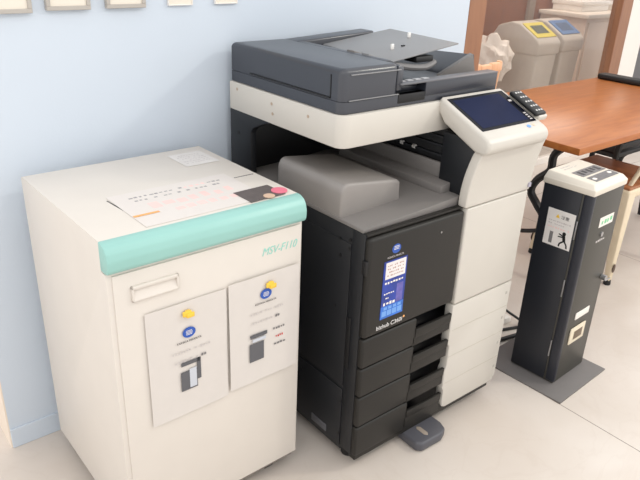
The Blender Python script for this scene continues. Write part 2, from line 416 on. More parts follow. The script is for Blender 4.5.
lb = obj('price_label', rbox(-0.03, 0.03, -0.004, 0.004, 0, 0.0006), ORANGE, smooth=False)
lb.location = (-0.480, -0.462, BH + 0.0020); tag(lb, 'short orange strip on the lower left corner of the large shredder lid notice', 'tape')
lb.name = 'tape_strip'

# two A4 notices in clear sleeves on the door
def sleeve(name, label, u0, z0, w_, h_, tilt, kind):
    t = thing(name, label, 'notice', (BX + u0, BY + df - 0.006, z0), BR_)
    t.rotation_euler = (0, tilt, BR_)
    # gently bowed sheet
    bm = bmesh.new(); nx, nz = 10, 12; F = []; B = []
    for j in range(nz + 1):
        for i in range(nx + 1):
            u = i / nx; v = j / nz
            d = 0.0015 + 0.002 * math.sin(u * 3.1) * (1 - v) ** 2 + 0.0007 * math.sin(u * 9 + v * 5)
            F.append(bm.verts.new((u * w_, -d - 0.0006, v * h_))); B.append(bm.verts.new((u * w_, -d, v * h_)))
    I = lambda i, j: j * (nx + 1) + i
    for j in range(nz):
        for i in range(nx):
            bm.faces.new((F[I(i, j)], F[I(i + 1, j)], F[I(i + 1, j + 1)], F[I(i, j + 1)]))
            bm.faces.new((B[I(i, j)], B[I(i, j + 1)], B[I(i + 1, j + 1)], B[I(i + 1, j)]))
    for j in range(nz):
        for i in (0, nx): bm.faces.new((F[I(i, j)], F[I(i, j + 1)], B[I(i, j + 1)], B[I(i, j)]))
    for i in range(nx):
        for j in (0, nz): bm.faces.new((F[I(i, j)], F[I(i + 1, j)], B[I(i + 1, j)], B[I(i, j)]))
    bmesh.ops.recalc_face_normals(bm, faces=bm.faces)
    obj('sleeve', bm, PAPER, t, local=True)
    O = (0, -0.0052, 0)
    cx = w_ / 2
    # yellow clip
    zt = h_ - (0.028 if kind == 0 else 0.030)
    yx = cx - 0.002 if kind == 0 else cx + 0.012
    bm = disc(O, X, Z, yx, zt, 0.010, 0.004, 6); rbox(yx - 0.013, yx + 0.009, -0.010, -0.006, zt - 0.006, zt + 0.007, 0.0015, bm=bm)
    rbox(yx - 0.004, yx + 0.015, -0.012, -0.008, zt - 0.010, zt + 0.002, 0.0015, bm=bm)
    obj('magnet', bm, YELLOW, t, local=True, label='yellow magnet')
    zl = h_ - (0.078 if kind == 0 else 0.052)
    bm = disc(O, X, Z, cx + (0.0 if kind == 0 else 0.0), zl, 0.0165, 0.0004, 24, ry=0.0135)
    lg = obj('globe_logo', bm, BLUE, t, local=True, smooth=False)
    bm = new()
    for k in range(4): patch(bm, (0, -0.0057, 0), X, Z, cx - 0.009 + 0.0012 * abs(k - 1.5), cx + 0.009 - 0.0012 * abs(k - 1.5), zl - 0.006 + k * 0.0033, zl - 0.0048 + k * 0.0033, 0.0002)
    obj('globe_lines', bm, WHITE, lg, local=True, smooth=False)
    text('lettering', 'KONICA MINOLTA', INKD, t, (cx, -0.0052, zl - 0.022), X, Z, 0.0048, 0.062, local=True)
    bm = Lines()
    glyphline(bm, O, X, Z, cx - 0.045, cx + 0.055, zl - 0.047, 0.006, 0.9, 31 + kind)
    glyphline(bm, O, X, Z, cx - 0.040, cx + 0.022, zl - 0.072, 0.006, 0.9, 33 + kind)
    obj('small_print', bm, PALEINK, t, local=True, smooth=False)
    bm = Lines(); glyphline(bm, O, X, Z, cx + 0.028, cx + 0.042, zl - 0.072, 0.008, 1, 35, 2)
    obj('bold_print', bm, INK, t, local=True, smooth=False)
    # small printed picture of a copier
    px = cx if kind == 0 else cx - 0.022; pz = (0.068 if kind == 0 else 0.062)
    bm = new(); patch(bm, O, X, Z, px - 0.026, px + 0.016, pz, pz + 0.052); patch(bm, O, X, Z, px - 0.024, px + 0.026, pz + 0.068, pz + 0.078)
    if kind == 0: patch(bm, O, X, Z, px + 0.016, px + 0.026, pz + 0.02, pz + 0.078)
    pic = obj('copier_picture', bm, mat('picture_grey', (92, 92, 96), 0.6), t, local=True, smooth=False)
    bm = new(); patch(bm, (0, -0.0057, 0), X, Z, px - 0.004, px + 0.014, pz + 0.004, pz + 0.056, 0.0002) if kind == 0 else patch(bm, (0, -0.0057, 0), X, Z, px - 0.018, px + 0.022, pz + 0.056, pz + 0.065, 0.0002)
    obj('copier_picture_panel', bm, mat('picture_pale', (196, 200, 208), 0.6), pic, local=True, smooth=False)
    if kind == 1:
        bm = Lines(); glyphline(bm, O, X, Z, cx + 0.022, cx + 0.06, pz + 0.074, 0.008, 1, 41, 5); glyphline(bm, O, X, Z, cx + 0.025, cx + 0.062, pz + 0.028, 0.008, 1, 43, 4)
        obj('side_print', bm, INK, t, local=True, smooth=False)
        bm = Lines(); glyphline(bm, O, X, Z, cx + 0.03, cx + 0.055, pz + 0.05, 0.009, 1, 42, 4)
        obj('red_print', bm, REDDOT, t, local=True, smooth=False)
    return t
sleeve('notice_sheet', 'left A4 notice in clear sleeve on shredder door, copier picture in the centre', 0.079, 0.362, 0.202, 0.300, 0.0, 0)
sleeve('notice_sheet', 'right A4 notice in clear sleeve on shredder door, with small red print', 0.286, 0.372, 0.206, 0.296, 0.0, 1)

# ================================================================ COPIER
cp = thing('photocopier', 'large floor-standing copier with charcoal front, cream panels and document feeder', 'photocopier', (0.307, -0.35, 0))
F = -0.671; W = 0.618; XP = 0.358
# lower chassis
bm = rbox(0.0, W, F + 0.062, -0.03, 0.035, 0.742, 0.004)
obj('chassis', bm, DARKSIDE, cp)
bm = new()
rbox(-0.003, 0.0, F + 0.067, -0.05, 0.262, 0.70, 0.001, bm=bm)
rbox(-0.003, 0.0, F + 0.067, -0.05, 0.05, 0.250, 0.001, bm=bm)
side = obj('side_cover', bm, DARKSIDE, cp)
bm = new()
for y, z in ((-0.60, 0.71), (-0.56, 0.70), (-0.60, 0.685), (-0.565, 0.655), (-0.555, 0.50), (-0.60, 0.205), (-0.42, 0.215), (-0.6, 0.09)):
    obj('screw', disc((-0.0032, 0, 0), (0, -1, 0), Z, -y, z, 0.0045, 0.0012, 10), BLACK, side, smooth=False)
bm.free()
obj('side_slot', rbox(-0.004, -0.002, -0.622, -0.606, 0.33, 0.49, 0.0008), BLACK, side)
bm = rbox(-0.0045, -0.002, -0.545, -0.475, 0.060, 0.085, 0.0008); obj('side_recess', bm, mat('recess_grey', (92, 92, 96)), side)
# front corner hinge plate with notch
bm = prism([(F + 0.065, 0.742), (F + 0.065, 0.050), (F + 0.018, 0.050), (F + 0.018, 0.742)], 'x', -0.0015, 0.012, 0.0005)
obj('hinge_plate', bm, DARKSIDE, cp)
# front door
door2 = obj('front_door', rbox(0.0, XP - 0.003, F, F + 0.024, 0.446, 0.735, 0.009, 3), DARKFRONT, cp)
obj('door_notch', rbox(-0.006, 0.010, F + 0.004, F + 0.02, 0.635, 0.675, 0.002), BLACK, door2)
obj('rim', rbox(0.002, XP, F + 0.012, F + 0.028, 0.7365, 0.744, 0.002), DARKFRONT, cp)
obj('door_pin', disc((0, F, 0), X, Z, 0.262, 0.693, 0.003, 0.0015, 10), STEEL, door2)
# marks on the door
Of = (0, F - 0.0002, 0)
bm = disc(Of, X, Z, 0.093, 0.690, 0.0155, 0.0006, 24, ry=0.013)
lg = obj('globe_logo', bm, BLUE, door2, smooth=False)
bm = new()
for k in range(3): patch(bm, (0, F - 0.0009, 0), X, Z, 0.084, 0.102, 0.688 + k * 0.004, 0.6895 + k * 0.004, 0.0002)
obj('globe_lines', bm, WHITE, lg, smooth=False)
text('maker_lettering', 'KONICA MINOLTA', PALEINK, door2, (0.093, F - 0.0003, 0.6695), X, Z, 0.0050, 0.058)
po = obj('poster', rbox(0.053, 0.137, F - 0.0012, F, 0.490, 0.660, 0.0), POSTER, door2, smooth=False, label='blue promotional sticker with a white box on top')
obj('poster_foot', rbox(0.0535, 0.1365, F - 0.0013, F - 0.001, 0.4905, 0.528), mat('mid_blue_paper', (48, 110, 200), 0.35, noise=0.2, scale=50), po, smooth=False)
obj('poster_figure', rbox(0.106, 0.130, F - 0.0014, F - 0.001, 0.530, 0.585), mat('violet_blue_paper', (96, 92, 168), 0.35, noise=0.2, scale=60), po, smooth=False)
bm = rbox(0.060, 0.132, F - 0.0018, F - 0.001, 0.608, 0.656)
wb = obj('poster_panel', bm, mat('poster_white', (226, 222, 220), 0.5), po, smooth=False)
bm = new(); Op = (0, F - 0.0019, 0)
for k in range(4): glyphline(bm, Op, X, Z, 0.066, 0.126, 0.646 - 0.0095 * k, 0.005, 0.85, 50 + k)
obj('small_print', bm, mat('brown_ink', (176, 140, 130)), wb, smooth=False)
Op = (0, F - 0.0013, 0); bm = Lines()
glyphline(bm, Op, X, Z, 0.060, 0.130, 0.596, 0.008, 0.9, 60); glyphline(bm, Op, X, Z, 0.060, 0.10, 0.565, 0.006, 0.9, 61); glyphline(bm, Op, X, Z, 0.060, 0.088, 0.551, 0.006, 0.9, 62)
glyphline(bm, Op, X, Z, 0.060, 0.105, 0.535, 0.012, 1, 63, 4)
obj('white_print', bm, WHITE, po, smooth=False)
bm = new()
for k in range(4): patch(bm, Op, X, Z, 0.058 + k * 0.019, 0.074 + k * 0.019, 0.497, 0.513); patch(bm, Op, X, Z, 0.064 + k * 0.017, 0.076 + k * 0.017, 0.516, 0.524)
obj('icons', bm, PALEBLUE, po, smooth=False)
text('model_lettering', 'bizhub C360i', mat('pale_metal_ink', (206, 204, 202)), door2, (0.092, F - 0.0003, 0.4665), X, Z, 0.0135, 0.096, bold=0.02)
obj('lettering_dot', disc(Of, X, Z, 0.146, 0.4715, 0.0035, 0.0006, 12), ORANGE, door2, smooth=False)

# paper drawers
tops = [0.443, 0.349, 0.254, 0.151]; bots = [0.352, 0.257, 0.154, 0.05]
opens = [(0.440, 0.413, 0.376), (0.358, 0.322, 0.289), (0.264, 0.218, 0.186), (0.156, 0.124, 0.09)]
xh = 0.207
for k in range(4):
    a, b, c = opens[k]
    T, Bz = tops[k], bots[k]
    bm = new()
    rbox(0.0, xh, F, F + 0.024, Bz, T, 0.007, 3, bm=bm)
    bm2 = bm
    # area right of the opening, below the lip
    rbox(xh - 0.012, XP - 0.003, F, F + 0.024, Bz, c + 0.006, 0.002, 2, bm=bm2)
    d = obj('drawer', bm2, DARKFRONT, cp)
    # recess back wall with rounded left end, and a sloping lip handle
    bm = prism([(xh - 0.012, b - 0.004), (xh - 0.006, a - 0.008), (xh + 0.008, a + 0.001), (XP - 0.004, a + 0.001), (XP - 0.004, b - 0.004)], 'y', F + 0.052, F + 0.060)
    obj('handle_recess', bm, BLACK, d)
    bm = hexa([(xh - 0.004, F - 0.001, c), (XP - 0.002, F - 0.001, c), (XP - 0.002, F + 0.02, c), (xh - 0.004, F + 0.02, c),
               (xh - 0.004, F - 0.003, b - 0.005), (XP - 0.001, F - 0.003, b - 0.005), (XP - 0.001, F + 0.008, b - 0.005), (xh - 0.004, F + 0.008, b - 0.005)], 0.003, 2)
    obj('handle_lip', bm, DARKFRONT, d)
obj('kick_panel', rbox(0.004, W - 0.01, F + 0.004, F + 0.03, 0.033, 0.068, 0.003), DARKFRONT, cp)
bm = new(); patch(bm, (0, F - 0.0002, 0), X, Z, 0.106, 0.130, 0.337, 0.3395, 0.001)

# cream right-hand panels
def white_panel(name, z0, z1, x0=XP, x1=0.637, notch=False):
    return obj(name, rbox(x0, x1, F - 0.004, F + 0.026, z0, z1, 0.005, 3), PRN_WHITE, cp)
pt = white_panel('panel', 0.437, 0.7395)
poly = [(XP - 0.004, 0.4335), (0.637, 0.4335), (0.632, 0.075), (0.618, 0.055), (XP + 0.022, 0.055), (XP + 0.008, 0.062), (XP + 0.005, 0.08), (XP + 0.005, 0.125), (XP - 0.002, 0.135), (XP - 0.002, 0.205), (XP + 0.004, 0.215), (XP + 0.004, 0.29), (XP - 0.004, 0.30)]
bm = prism(poly, 'y', F - 0.004, F + 0.026, 0.003, 2)
plow = obj('panel', bm, PRN_WHITE, cp)
bm = new()
for z in (0.345, 0.250, 0.152): rbox(XP + 0.006, 0.630, F - 0.0046, F - 0.0036, z, z + 0.0022, bm=bm)
obj('panel_groove', bm, mat('groove_shade', (190, 184, 172)), plow, smooth=False)
bm = new()
for z in (0.392, 0.30, 0.205, 0.11): obj('tray_mark', rbox(0.612, 0.620, F - 0.0050, F - 0.0038, z, z + 0.010, 0.0004, 1), mat('mark_grey', (176, 172, 164)), plow, smooth=False)
obj('side_port', rbox(0.6385, 0.642, F + 0.002, F + 0.018, 0.700, 0.725, 0.001), INKD, pt); obj('side_port', rbox(0.6385, 0.642, F + 0.002, F + 0.018, 0.660, 0.672, 0.001), INKD, pt)

# output tray surface with raised hood and paper ledge
bm = prism([(0.0, 0.742), (0.0, 0.752), (0.20, 0.760), (0.34, 0.768), (0.37, 0.768), (0.37, 0.742)], 'y', F + 0.029, -0.10, 0.0015)
tr = obj('output_tray', bm, TRAYGREY, cp)
bm = prism([(0.002, 0.74), (0.002, 0.820), (0.010, 0.836), (0.024, 0.841), (0.20, 0.820), (0.213, 0.812), (0.215, 0.76), (0.215, 0.74)], 'y', -0.552, -0.272, 0.008, 3)
obj('tray_hood', bm, mat('hood_grey', (142, 137, 133), 0.42, bump=0.2), tr)
bm = new()
hexa([(0.325, -0.60, 0.765), (0.372, -0.60, 0.765), (0.372, -0.16, 0.765), (0.325, -0.16, 0.765), (0.325, -0.60, 0.788), (0.372, -0.60, 0.795), (0.372, -0.16, 0.800), (0.325, -0.16, 0.790)], 0.003, bm=bm)
obj('paper_ledge', bm, TRAYGREY, tr)
bm = rbox(0.366, 0.376, -0.60, -0.16, 0.795, 0.838, 0.002)
obj('exit_guide', bm, TRAYGREY, tr)
# right-hand tower behind operating panel and rear wall
bm = new()
rbox(0.385, 0.600, -0.615, -0.05, 0.742, 0.930, 0.004, bm=bm)
obj('tower', bm, BLACK, cp)
bm = rbox(0.362, 0.388, -0.672, -0.555, 0.742, 0.930, 0.003); obj('tower_edge', bm, DARKSIDE, cp)
bm = new()
for z in (0.852, 0.880, 0.905): rbox(0.374, 0.386, -0.55, -0.18, z, z + 0.006, 0.001, bm=bm)
obj('exit_rib', bm, DARKSIDE, cp)
for y in (-0.44, -0.39, -0.30):
    bm = cyl((0.375, y - 0.005, 0.857), (0.375, y + 0.005, 0.857), 0.006)
    if y > -0.31: bm.free(); continue
    obj('exit_roller', bm, mat('roller_grey', (196, 194, 190), 0.5), cp)
# rear column: side plate with a chamfered opening
bm = prism([(-0.03, 0.742), (-0.03, 0.930), (-0.245, 0.930), (-0.215, 0.922), (-0.152, 0.895), (-0.140, 0.88), (-0.140, 0.742)], 'x', 0.0, 0.020, 0.0015)
obj('rear_side_plate', bm, DARKSIDE, cp)
obj('rear_wall', rbox(0.018, 0.39, -0.10, -0.035, 0.742, 0.930, 0.002), BLACK, cp)
obj('screw', disc((-0.0002, 0, 0), (0, -1, 0), Z, 0.075, 0.865, 0.006, 0.0012, 10), BLACK, cp, smooth=False)

# scanner band
bm = bmesh.new()
t = rbox(0, 0.604, -0.54, -0.030, 0.928, 1.0115)
ve = [e for e in t.edges if abs(e.verts[0].co.z - e.verts[1].co.z) > 0.05 and e.verts[0].co.y < -0.3]
bmesh.ops.bevel(t, geom=ve, offset=0.030, segments=6, profile=0.5, affect='EDGES')
he = [e for e in t.edges if abs(e.verts[0].co.z - e.verts[1].co.z) < 1e-4]
bmesh.ops.bevel(t, geom=he, offset=0.004, segments=2, profile=0.5, affect='EDGES')
bm.free()
band = obj('scanner_band', t, PRN_WHITE, cp)
bm = new()
for y, z in ((-0.070, 0.993), (-0.245, 0.985), (-0.25, 0.958), (-0.408, 0.985)):
    obj('screw', disc((-0.0002, 0, 0), (0, -1, 0), Z, -y, z, 0.0045, 0.001, 10), mat('screw_tan', (180, 160, 140)), band, smooth=False)
bm.free()

# platen cover (dark) with front-right strip
def roundbox(x0, x1, y0, y1, z0, z1, rc, bev, which=lambda e: True):
    t = rbox(x0, x1, y0, y1, z0, z1)
    ve = [e for e in t.edges if abs(e.verts[0].co.z - e.verts[1].co.z) > (z1 - z0) * 0.9 and which(e)]
    bmesh.ops.bevel(t, geom=ve, offset=rc, segments=6, profile=0.5, affect='EDGES')
    te = [e for e in t.edges if e.verts[0].co.z > z1 - 1e-4 and e.verts[1].co.z > z1 - 1e-4]
    bmesh.ops.bevel(t, geom=te, offset=bev, segments=4, profile=0.5, affect='EDGES')
    return t
bm = roundbox(0.004, 0.600, -0.530, -0.036, 1.0135, 1.043, 0.022, 0.002, lambda e: e.verts[0].co.x < 0.1 and e.verts[0].co.y < -0.3)
cov = obj('platen_cover', bm, DARKADF, cp)
# feeder housing at the left
bm = roundbox(0.004, 0.196, -0.530, -0.036, 1.0438, 1.122, 0.018, 0.014, lambda e: e.verts[0].co.y < -0.3)
fh = obj('feeder_housing', bm, DARKADF, cp)
bm = new()
rbox(0.0005, 0.0045, -0.487, -0.135, 1.0465, 1.0500, bm=bm)
rbox(0.0028, 0.0045, -0.490, -0.4865, 1.0465, 1.105, bm=bm)
obj('housing_gap', bm, BLACK, fh, smooth=False)
bm = rbox(0.03, 0.197, -0.5345, -0.528, 1.106, 1.1085, 0.001); obj('chrome_trim', bm, TRAYGREY2, fh)
bm = rbox(0.026, 0.196, -0.534, -0.528, 1.0440, 1.0465, 0.001); obj('seam_trim', bm, TRAYGREY2, cov)
# housing back rail running to the right behind the tray
bm = hexa([(0.18, -0.105, 1.045), (0.50, -0.105, 1.045), (0.50, -0.040, 1.045), (0.18, -0.040, 1.045),
           (0.18, -0.105, 1.121), (0.50, -0.105, 1.138), (0.50, -0.040, 1.138), (0.18, -0.040, 1.121)], 0.006, 3)
obj('feeder_back_rail', bm, DARKADF, cp)
# sloping feed mouth lip
bm = prism([(0.19, 1.085), (0.19, 1.121), (0.215, 1.121), (0.265, 1.100), (0.262, 1.090), (0.225, 1.085)], 'y', -0.475, -0.105, 0.003, 2)
obj('feed_lip', bm, DARKADF, cp)
bm = hexa([(0.19, -0.53, 1.05), (0.215, -0.525, 1.05), (0.215, -0.42, 1.05), (0.19, -0.42, 1.05),
           (0.19, -0.53, 1.118), (0.222, -0.52, 1.112), (0.222, -0.42, 1.108), (0.19, -0.42, 1.118)], 0.006, 3)
obj('feeder_shoulder', bm, DARKADF, cp)
for k, yy in enumerate((-0.40, -0.34)):
    obj('feed_guide', hexa([(0.205, yy, 1.110), (0.262, yy, 1.098), (0.262, yy + 0.03, 1.098), (0.205, yy + 0.03, 1.110), (0.205, yy, 1.127), (0.262, yy, 1.110), (0.262, yy + 0.03, 1.110), (0.205, yy + 0.03, 1.127)], 0.003, 2), TRAYGREY2 if k == 0 else TRAYGREY, cp)
# document tray tilted up to the right
bm = hexa([(0.262, -0.425, 1.101), (0.532, -0.430, 1.136), (0.560, -0.115, 1.139), (0.285, -0.106, 1.104),
           (0.262, -0.425, 1.1045), (0.532, -0.430, 1.1400), (0.560, -0.115, 1.143), (0.285, -0.106, 1.1085)], 0.0012, 2)
dt = obj('document_tray', bm, TRAYGREY2, cp)
for yy, xx in ((-0.328, 0.360), (-0.262, 0.495)):
    z = 1.1045 + (xx - 0.262) * 0.131
    obj('paper_guide', rbox(xx, xx + 0.012, yy, yy + 0.006, z, z + 0.016, 0.002), mat('guide_white', (232, 230, 226), 0.4), dt)
bm = new(); z = 1.1045 + (0.412 - 0.262) * 0.131; rbox(0.405, 0.417, -0.327, -0.321, z, z + 0.003, bm=bm); obj('guide_slot', bm, BLACK, dt)
bm = tube([(0.270, -0.41, 1.098), (0.34, -0.425, 1.085), (0.40, -0.43, 1.082), (0.44, -0.425, 1.092)], 0.009, 8); obj('tray_bracket', bm, mat('bracket_grey', (120, 118, 118)), dt)
bm = rbox(0.36, 0.43, -0.43, -0.38, 1.095, 1.112, 0.004); obj('tray_hinge', bm, BLACK, dt)
# under the tray: output bed, front rail, wedge stop
bm = prism([(0.20, 1.044), (0.20, 1.060), (0.40, 1.046), (0.592, 1.052), (0.592, 1.044)], 'y', -0.50, -0.10, 0.001)
obj('feeder_output_bed', bm, DARKADF, cp)
bm = rbox(0.295, 0.598, -0.5335, -0.497, 1.030, 1.068, 0.003, 2); fr = obj('front_rail', bm, DARKADF, cp)
obj('rail_recess', rbox(0.196, 0.297, -0.532, -0.51, 1.020, 1.043, 0.002), BLACK, cp)
obj('rail_top', rbox(0.20, 0.598, -0.5345, -0.497, 1.0665, 1.0705, 0.0012), mat('rail_edge_grey', (104, 104, 108), 0.4), fr)
bm = new()
for k in range(4): rbox(0.215 + k * 0.03, 0.236 + k * 0.03, -0.515, -0.500, 1.0705, 1.0725, 0.0005, 1, bm=bm)
obj('indicator_labels', bm, mat('label_grey', (176, 176, 178)), fr)
bm = hexa([(0.470, -0.415, 1.045), (0.596, -0.455, 1.045), (0.596, -0.425, 1.045), (0.470, -0.40, 1.045),
           (0.472, -0.412, 1.047), (0.580, -0.450, 1.108), (0.594, -0.425, 1.108), (0.474, -0.40, 1.047)], 0.001)
obj('paper_stop', bm, TRAYGREY, cp)
bm = hexa([(0.49, -0.42, 1.045), (0.597, -0.45, 1.045), (0.597, -0.10, 1.045), (0.49, -0.10, 1.045),
           (0.50, -0.42, 1.048), (0.590, -0.445, 1.106), (0.597, -0.10, 1.085), (0.50, -0.10, 1.048)], 0.001)
obj('output_wing', bm, DARKADF, cp)

# operating panel
px0, px1 = 0.350, 0.617
bm = prism([(-0.535, 1.022), (-0.548, 1.018), (-0.702, 0.950), (-0.717, 0.941), (-0.723, 0.927), (-0.719, 0.909), (-0.706, 0.898), (-0.676, 0.901), (-0.56, 0.955), (-0.535, 0.985)], 'x', px0, px1, 0.009, 3)
op = obj('operating_panel', bm, PRN_WHITE, cp)
sl = Vector((0, -0.142, -0.063)).normalized(); up_ = -sl
Opn = Vector((0, -0.548, 1.0184))
XX = Vector((1, 0, 0)); YY = up_
bm = new(); patch(bm, Opn, XX, YY, 0.364, 0.601, -0.148, -0.004, 0.0012)
sc_ = obj('touch_screen', bm, BLACKGLOSS, op, smooth=False)
N_ = XX.cross(YY)
bm = new(); patch(bm, Opn + N_ * 0.0013, XX, YY, 0.376, 0.575, -0.138, -0.014, 0.0003); obj('display', bm, mat('sleeping_display', (34, 40, 66), 0.5, noise=0.1, spec=0.03), sc_, smooth=False)
obj('screen_icon', patch(None, Opn + N_ * 0.0012, XX, YY, 0.581, 0.594, -0.055, -0.047, 0.0005), PALEINK, sc_, smooth=False)
bm = new()
for k in range(4): patch(bm, Opn + N_ * 0.0012, XX, YY, 0.583, 0.593, -0.140 + k * 0.009, -0.135 + k * 0.009, 0.0005)
obj('screen_icon_strip', bm, PALEINK, sc_, smooth=False)
Ofp = Vector((0, -0.688, 0.9562))
bm = disc(Ofp + N_ * 0.0003, XX, YY, 0.548, -0.010, 0.0075, 0.0006, 20, ry=0.006); obj('round_button', bm, PALEBLUE, op, smooth=False, label='pale blue round button')
bm = disc(Ofp + N_ * 0.0003, XX, YY, 0.572, -0.008, 0.0045, 0.0006, 16); obj('power_button', bm, mat('pale_orange', (240, 206, 180)), op, smooth=False)
# numeric keypad pod clipped to the right edge
def kslab(x0, x1, u0, u1, n0, n1, bev):
    def P(x, u, n): q = Opn + YY * u + N_ * n; return (x, q.y, q.z)
    return hexa([P(x0, u0, n0), P(x1, u0, n0), P(x1, u1, n0), P(x0, u1, n0), P(x0, u0, n1), P(x1, u0, n1), P(x1, u1, n1), P(x0, u1, n1)], bev, 3)
bm = kslab(0.603, 0.650, -0.140, -0.028, 0.004, 0.016, 0.005)
kp = obj('keypad', bm, [BLACK], cp)
bm = kslab(0.614, 0.655, -0.146, -0.026, -0.008, 0.009, 0.005)
obj('keypad_rim', bm, PRN_WHITE, kp)
bm = new(); Ok = Opn + N_ * 0.0155
for r_ in range(5):
    for c_ in range(3):
        disc(Ok + N_ * 0.0012, XX, YY, 0.615 + 0.0115 * c_, -0.042 - 0.021 * r_, 0.0034, 0.001, 8, bm=bm)
obj('keypad_keys', bm, mat('key_white', (216, 214, 212)), kp, smooth=False)

# cream cover below the panel, leaning forward, with curved left edge
def lean(x, z, y): return (x, y, z)
bm = bmesh.new()
rows = []
for k in range(13):
    q = k / 12; rows.append((0.7425 + 0.1625 * q, F - 0.004 - 0.022 * q * q, 0.349 - 0.003 * math.sin(q * 3.14) + 0.014 * q ** 1.5, 0.641 + 0.008 * q))
front = []; back = []
for z, y, xa, xb in rows:
    front.append([bm.verts.new((xa, y, z)), bm.verts.new((xb, y, z))]); back.append([bm.verts.new((xa, y + 0.03, z)), bm.verts.new((xb, y + 0.03, z))])
for i in range(len(rows) - 1):
    bm.faces.new((front[i][0], front[i][1], front[i + 1][1], front[i + 1][0])); bm.faces.new((back[i][0], back[i][1], back[i + 1][1], back[i + 1][0]))
    for s in (0, 1): bm.faces.new((front[i][s], front[i + 1][s], back[i + 1][s], back[i][s]))
bm.faces.new((front[0][0], front[0][1], back[0][1], back[0][0])); bm.faces.new((front[-1][0], front[-1][1], back[-1][1], back[-1][0]))
bmesh.ops.recalc_face_normals(bm, faces=bm.faces)
be = [e for e in bm.edges if len(e.link_faces) == 2 and e.calc_face_angle(0) > 1.2]
bmesh.ops.bevel(bm, geom=be, offset=0.004, segments=3, profile=0.5, affect='EDGES')
uc = obj('upper_cover', bm, PRN_WHITE, cp)
obj('cover_label', rbox(0.628, 0.640, F - 0.0085, F - 0.0035, 0.752, 0.765, 0.0005), mat('violet_grey', (170, 166, 180)), uc, smooth=False)
obj('panel_arm', rbox(0.42, 0.60, -0.66, -0.52, 0.742, 0.96, 0.006), BLACK, cp)

# stabiliser foot
bm = prism([(0.203, -0.60), (0.203, -0.722), (0.216, -0.738), (0.300, -0.740), (0.328, -0.728), (0.338, -0.700), (0.338, -0.60)], 'z', 0.002, 0.034, 0.007, 3)
ft = obj('stabiliser_foot', bm, DARKSIDE if False else mat('foot_grey', (82, 82, 88), 0.45), cp)
bm = prism([(0.257, -0.672), (0.250, -0.680), (0.250, -0.712), (0.258, -0.720), (0.266, -0.712), (0.266, -0.680)], 'z', 0.0335, 0.0352, 0.0005); obj('foot_slot', bm, mat('slot_tan', (150, 138, 126)), ft)
for x, y in ((0.04, -0.60), (0.57, -0.60), (0.04, -0.08), (0.57, -0.08)):
    obj('caster', lathe([(0.02, 0), (0.022, 0.006), (0.022, 0.028), (0.014, 0.036)], x, y), BLACK, cp)

# ================================================================ COIN KIOSK
KX, KY, KR = 0.8306, -0.607, 0.0476
kw, kd, kh = 0.2071, 0.1717, 0.714
kk = thing('payment_kiosk', 'slim dark payment kiosk with cream slanted top, bolted to a grey floor plate', 'kiosk', (KX, KY, 0), KR)
obj('base_plate', rbox(-0.0732, 0.2398, -kd - 0.0746, 0.085, 0.0, 0.006, 0.001), PLATE, kk, local=True)
bm = rbox(0, kw, -kd, 0, 0.006, kh, 0.004, 2); kb = obj('body', bm, KIOSKF, kk, local=True)
obj('side_door', rbox(-0.003, 0.001, -kd + 0.036, -0.002, 0.012, kh - 0.004, 0.0015), KIOSK, kk, local=True)
# rounded corner post
bm = new(); t = rbox(-0.003, 0.016, -kd - 0.003, -kd + 0.031, 0.012, kh - 0.002, 0.006, 3, bm=bm); obj('corner_post', bm, mat('post_navy', (40, 42, 50), 0.4), kk, local=True)
for z in (0.14, 0.375, 0.585): obj('hinge', rbox(-0.006, -0.002, -kd + 0.031, -kd + 0.036, z - 0.032, z + 0.032, 0.001), STEEL, kk, local=True)
# cream cap: sloping sides
q0 = [(-0.004, -kd - 0.004), (kw + 0.004, -kd - 0.004), (kw + 0.004, 0.004), (-0.004, 0.004)]
q1 = [(0.012, -kd + 0.012), (kw - 0.004, -kd + 0.012), (kw - 0.004, 0.0), (0.012, 0.0)]
bm = new()
rbox(-0.004, kw + 0.004, -kd - 0.004, 0.004, kh - 0.006, kh + 0.016, 0.004, 3, bm=bm)
hexa([(*p, kh + 0.013) for p in q0[:]] + [(q1[0][0], q1[0][1], kh + 0.028), (q1[1][0], q1[1][1], kh + 0.028), (q1[2][0], q1[2][1], kh + 0.036), (q1[3][0], q1[3][1], kh + 0.036)], 0.004, 3, bm=bm)
cap = obj('cap', bm, mat('kiosk_cream', (220, 212, 198), 0.4), kk, local=True)
# control fields on the cap
ux = Vector((1, 0, 0)); uy = Vector((0, 0.160, 0.008)).normalized()
Oc = Vector((0, -kd + 0.012, kh + 0.0283)); Nc = ux.cross(uy)
bm = new(); patch(bm, Oc, ux, uy, 0.046, 0.192, 0.056, 0.098, 0.0008); patch(bm, Oc, ux, uy, 0.046, 0.192, 0.010, 0.046, 0.0008)
cfl = obj('control_field', bm, mat('field_grey', (112, 110, 112), 0.35, noise=0.15, scale=60), cap, local=True, smooth=False)
for u, v in ((0.062, 0.026), (0.168, 0.032)): obj('button', disc(Oc + Nc * 0.0009, ux, uy, u, v, 0.010, 0.0008, 14, ry=0.007), WHITE, cfl, local=True, smooth=False)
bm = new()
for k in range(5): patch(bm, Oc + Nc * 0.0009, ux, uy, 0.061 + 0.025 * k, 0.076 + 0.025 * k, 0.064 + 0.006 * (k % 2), 0.090, 0.0003)
obj('dark_keys', bm, INKD, cfl, local=True, smooth=False)
bm = Lines(); glyphline(bm, Oc, ux, uy, 0.05, 0.11, 0.140, 0.008, 0.9, 71); glyphline(bm, Oc, ux, uy, 0.05, 0.13, 0.127, 0.006, 0.9, 72); obj('small_print', bm, PALEINK, cap, local=True, smooth=False)
